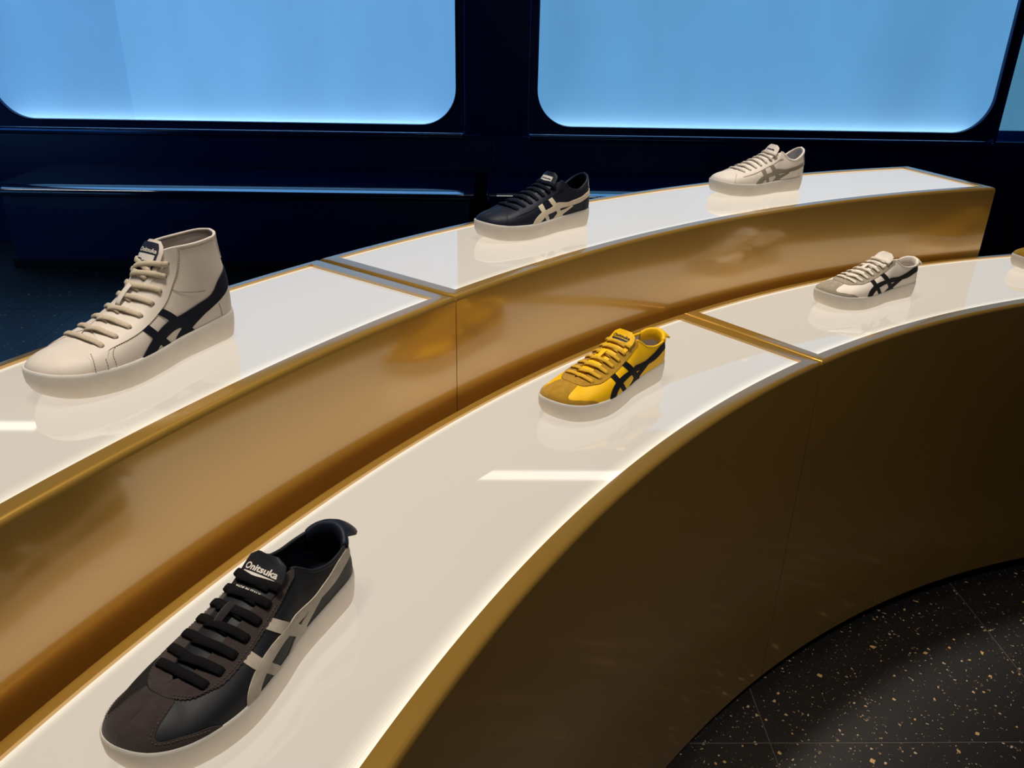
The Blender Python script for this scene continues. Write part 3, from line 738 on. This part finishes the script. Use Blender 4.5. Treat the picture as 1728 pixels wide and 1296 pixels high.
    # lace keeper loop on the tongue
    if C.get('loop'):
        tt = np.linspace(.42, .66, 12); hump = 5.5*np.sin(np.pi*(tt-.42)/.24)**.5
        P, up, _ = tongue_pt(kind, 0*tt, tt, 0); path = P + up*(hump[:, None] + .3)
        V, F = sweep(path, up, 4.6, .8, 8); link('tongue_loop', mesh('tongue_loop', mm(V), F, True), C['loop'], tongue)
    return e

# shared eyelet: a dark punched ring
def eyelet_mesh():
    n = 12; prof = [(0, -.4), (1.7, -.4), (1.8, .25), (2.2, .35), (2.5, .05), (2.5, -.6)]
    V = [(r*math.cos(2*math.pi*i/n)*.001, r*math.sin(2*math.pi*i/n)*.001, z*.001) for r, z in prof for i in range(n)]
    return mesh('eyelet', V, gridfaces(len(prof), n, closed_m=True), True, 1e-7)
EYE = eyelet_mesh(); EYE.materials.append(M_black)

def matte(name, rgb): return mat(name, lin(*rgb), rough=.75, spec=.2, bump=(260, .12))
def sole_mat(name, rgb): return mat(name, lin(*rgb), rough=.62, spec=.3, noise=(22, .05), bump=(300, .08), sss=.5)
S_beige = sole_mat('sole_rubber', (234, 224, 210))
T_white = mat('print_white', lin(225, 218, 206), rough=.8, spec=.2); T_dark = mat('print_dark', lin(14, 18, 30), rough=.7); T_navy = mat('label_navy', lin(18, 26, 44), rough=.7, noise=(200, .1))

def tx_high(kind, tg):
    tongue_patch('tongue_label', kind, -16, 16, .745, .975, T_navy, tg, 1.2)
    tongue_text('lettering', kind, 'Onitsuka', 0, .895, 5.4, T_white, tg, 1.55, .025, .15, 28)
    tongue_patch('label_field', kind, -13.5, 13.5, .765, .878, T_white, tg, 1.7)
    tongue_text('lettering', kind, 'Tiger', 0, .795, 7.4, T_dark, tg, 2.05, .03, .0, 24)
def tx_black(kind, tg):
    tongue_text('lettering', kind, 'Onitsuka', 0, .875, 6.2, T_white, tg, .5, .03, .12, 32)
    tongue_patch('label_field', kind, -15, 15.5, .785, .862, T_white, tg, .5, 5)
    tongue_text('lettering', kind, 'Tiger', 0, .795, 5.0, T_dark, tg, .9, .02, .0, 18)
    tongue_text('lettering', kind, 'MADE IN ITALY', 0, .735, 2.6, T_white, tg, .5, .02, .0, 24)
def tx_yellow(kind, tg):
    tongue_text('lettering', kind, 'Onitsuka', 0, .895, 5.4, T_dark, tg, .5, .03, .12, 29)
    tongue_patch('label_field', kind, -14, 14, .835, .882, T_dark, tg, .5, 5)
def tx_navy(kind, tg):
    tongue_patch('tongue_label', kind, -13, 13, .80, .93, T_white, tg, .9)
    tongue_text('lettering', kind, 'Onitsuka', 0, .875, 3.6, T_dark, tg, 1.25, .03, .1, 22)
    tongue_text('lettering', kind, 'Tiger', 0, .822, 4.2, T_dark, tg, 1.25, .02, .1, 20)
def tx_wup(kind, tg):
    tongue_text('lettering', kind, 'Onitsuka', 0, .885, 4.6, T_dark, tg, .5, .04, .12, 24)
    tongue_text('lettering', kind, 'Tiger', 0, .825, 4.6, T_dark, tg, .5, .03, .0, 18)

POSES = dict(black=(-0.2458, 0.6462, -2.0686, 1.0791, Z1), yellow=(0.2077, 1.3070, -2.3885, 1.0400, Z1), white_low=(0.9067, 1.8531, -2.7180, 1.0259, Z1),
 hitop=(-0.4635, 1.0113, -2.1187, 1.0300, Z2), navy=(0.0944, 1.7386, -2.5151, 1.0120, Z2), white_up=(0.7145, 2.1966, -2.7589, 0.9912, Z2), edge=(1.578, 2.143, 3.318, 1.03, Z1))
lea_w = leather('leather_ivory', (222, 212, 199))
build_sneaker('hitop', 'high', POSES['hitop'], dict(sole=S_beige, leather=lea_w, lining=leather('lining_ivory', (212, 202, 190)), insole=cloth('insole_ivory', (190, 180, 168)),
    stripe=matte('stripe_navy', (12, 16, 32)), laces=cloth('laces_sand', (200, 186, 162)), lace=(3.5, 1.6), stitch=mat('thread_grey', lin(110, 98, 84), rough=.9), loop=lea_w),
    'ivory leather high-top sneaker with dark navy stripes and sand laces on the tall plinth', 'display sneakers', tx_high)
build_sneaker('black', 'low', POSES['black'], dict(sole=S_beige, leather=leather('leather_black', (30, 32, 36)), suede=suede('suede_charcoal', (58, 50, 48)), lining=leather('lining_midnight', (14, 20, 32)),
    insole=cloth('insole_midnight', (10, 14, 24)), stripe=suede('stripe_stone', (182, 172, 156)), laces=cloth('laces_black', (16, 16, 18)), lace=(4.3, 1.8), stitch=mat('thread_black', lin(84, 74, 70), rough=.9), tab=leather('tab_midnight', (20, 26, 40)), loop=suede('loop_charcoal', (40, 36, 38))),
    'black sneaker with stone-grey stripes and charcoal suede toe nearest the camera', 'display sneakers', tx_black)
lea_y = leather('leather_yellow', (238, 186, 14))
build_sneaker('yellow', 'low', POSES['yellow'], dict(sole=S_beige, leather=lea_y, suede=suede('suede_mustard', (166, 126, 38)), lining=leather('lining_grey', (200, 190, 184)),
    insole=cloth('insole_grey', (186, 176, 170)), stripe=matte('stripe_black', (10, 10, 18)), laces=cloth('laces_mustard', (208, 164, 50)), lace=(3.7, 1.5), dark_heel=True, loop=lea_y),
    'yellow leather sneaker with black stripes and mustard suede toe on the low plinth', 'display sneakers', tx_yellow)
lea_ww = leather('leather_cream', (238, 228, 215))
build_sneaker('white_low', 'low', POSES['white_low'], dict(sole=S_beige, leather=lea_ww, suede=suede('suede_olive_grey', (158, 148, 128)), lining=leather('lining_cream', (214, 206, 200)),
    insole=cloth('insole_cream', (205, 198, 192)), stripe=matte('stripe_soft_black', (30, 27, 29)), laces=cloth('laces_cream', (228, 218, 202)), lace=(3.8, 1.5), loop=lea_ww),
    'white sneaker with black stripes and olive-grey suede toe on the low plinth', 'display sneakers')
build_sneaker('navy', 'court', POSES['navy'], dict(sole=S_beige, leather=leather('leather_dark_navy', (24, 30, 44)), lining=leather('lining_navy', (12, 18, 34)), insole=cloth('insole_navy', (12, 16, 28)),
    stripe=leather('stripe_ivory', (226, 212, 188)), laces=cloth('laces_navy', (16, 24, 40)), lace=(4.0, 1.6), heel=suede('heel_navy', (12, 16, 34)), tongue=leather('tongue_navy', (26, 34, 46)), stitch=mat('thread_ink', lin(6, 8, 14), rough=.9)),
    'dark navy leather sneaker with ivory stripes and navy laces on the tall plinth', 'display sneakers', tx_navy)
build_sneaker('white_up', 'court', POSES['white_up'], dict(sole=S_beige, leather=leather('leather_white', (238, 228, 216)), lining=leather('lining_pale', (214, 212, 214)), insole=cloth('insole_pale', (205, 202, 202)),
    stripe=suede('stripe_grey', (142, 134, 116)), laces=cloth('laces_white', (214, 204, 190)), lace=(3.3, 1.4), heel=mat('heel_silver', lin(190, 192, 200), rough=.3, metal=.7), stitch=mat('thread_taupe', lin(150, 138, 122), rough=.9)),
    'white leather sneaker with grey stripes and silver heel on the far tall plinth', 'display sneakers', tx_wup)
build_sneaker('edge', 'low', POSES['edge'], dict(sole=S_beige, leather=leather('leather_ochre', (170, 130, 20)), suede=suede('suede_ochre', (150, 116, 18)), lining=leather('lining_ochre', (200, 190, 184)),
    insole=cloth('insole_ochre', (186, 176, 170)), stripe=leather('stripe_dark', (16, 16, 24)), laces=cloth('laces_ochre', (180, 140, 40)), lace=(3.2, 1.4)),
    'ochre suede toe of a sneaker cut off by the right picture edge', 'display sneakers')

# ceiling track spots above the plinths
for fi, lb in ((157, 'added black ceiling fill spot nearest the camera'), (150, 'black ceiling track spot above the high-top sneaker'), (143, 'added black ceiling fill spot above the left plinth joint'), (136, 'black ceiling track spot above the yellow sneaker'),
               (129, 'added black ceiling fill spot above the right plinth joint'), (122, 'black ceiling track spot above the far white sneaker'), (115, 'black ceiling track spot above the white sneaker with grey toe'), (107, 'added black ceiling fill spot farthest to the right')):
    px_, py_ = arc(3.08, fi); qx_, qy_ = arc(2.95, fi); spot(px_, py_, qx_, qy_, lb)
# weaker unseen spots added to warm the open floor and low plinth front
for fi, lb in ((150, 'added black ceiling fill spot above the open floor near the camera'), (122, 'added black ceiling fill spot above the open floor at right')):
    px_, py_ = arc(1.5, fi); qx_, qy_ = arc(2.1, fi); spot(px_, py_, qx_, qy_, lb, 52, 70)
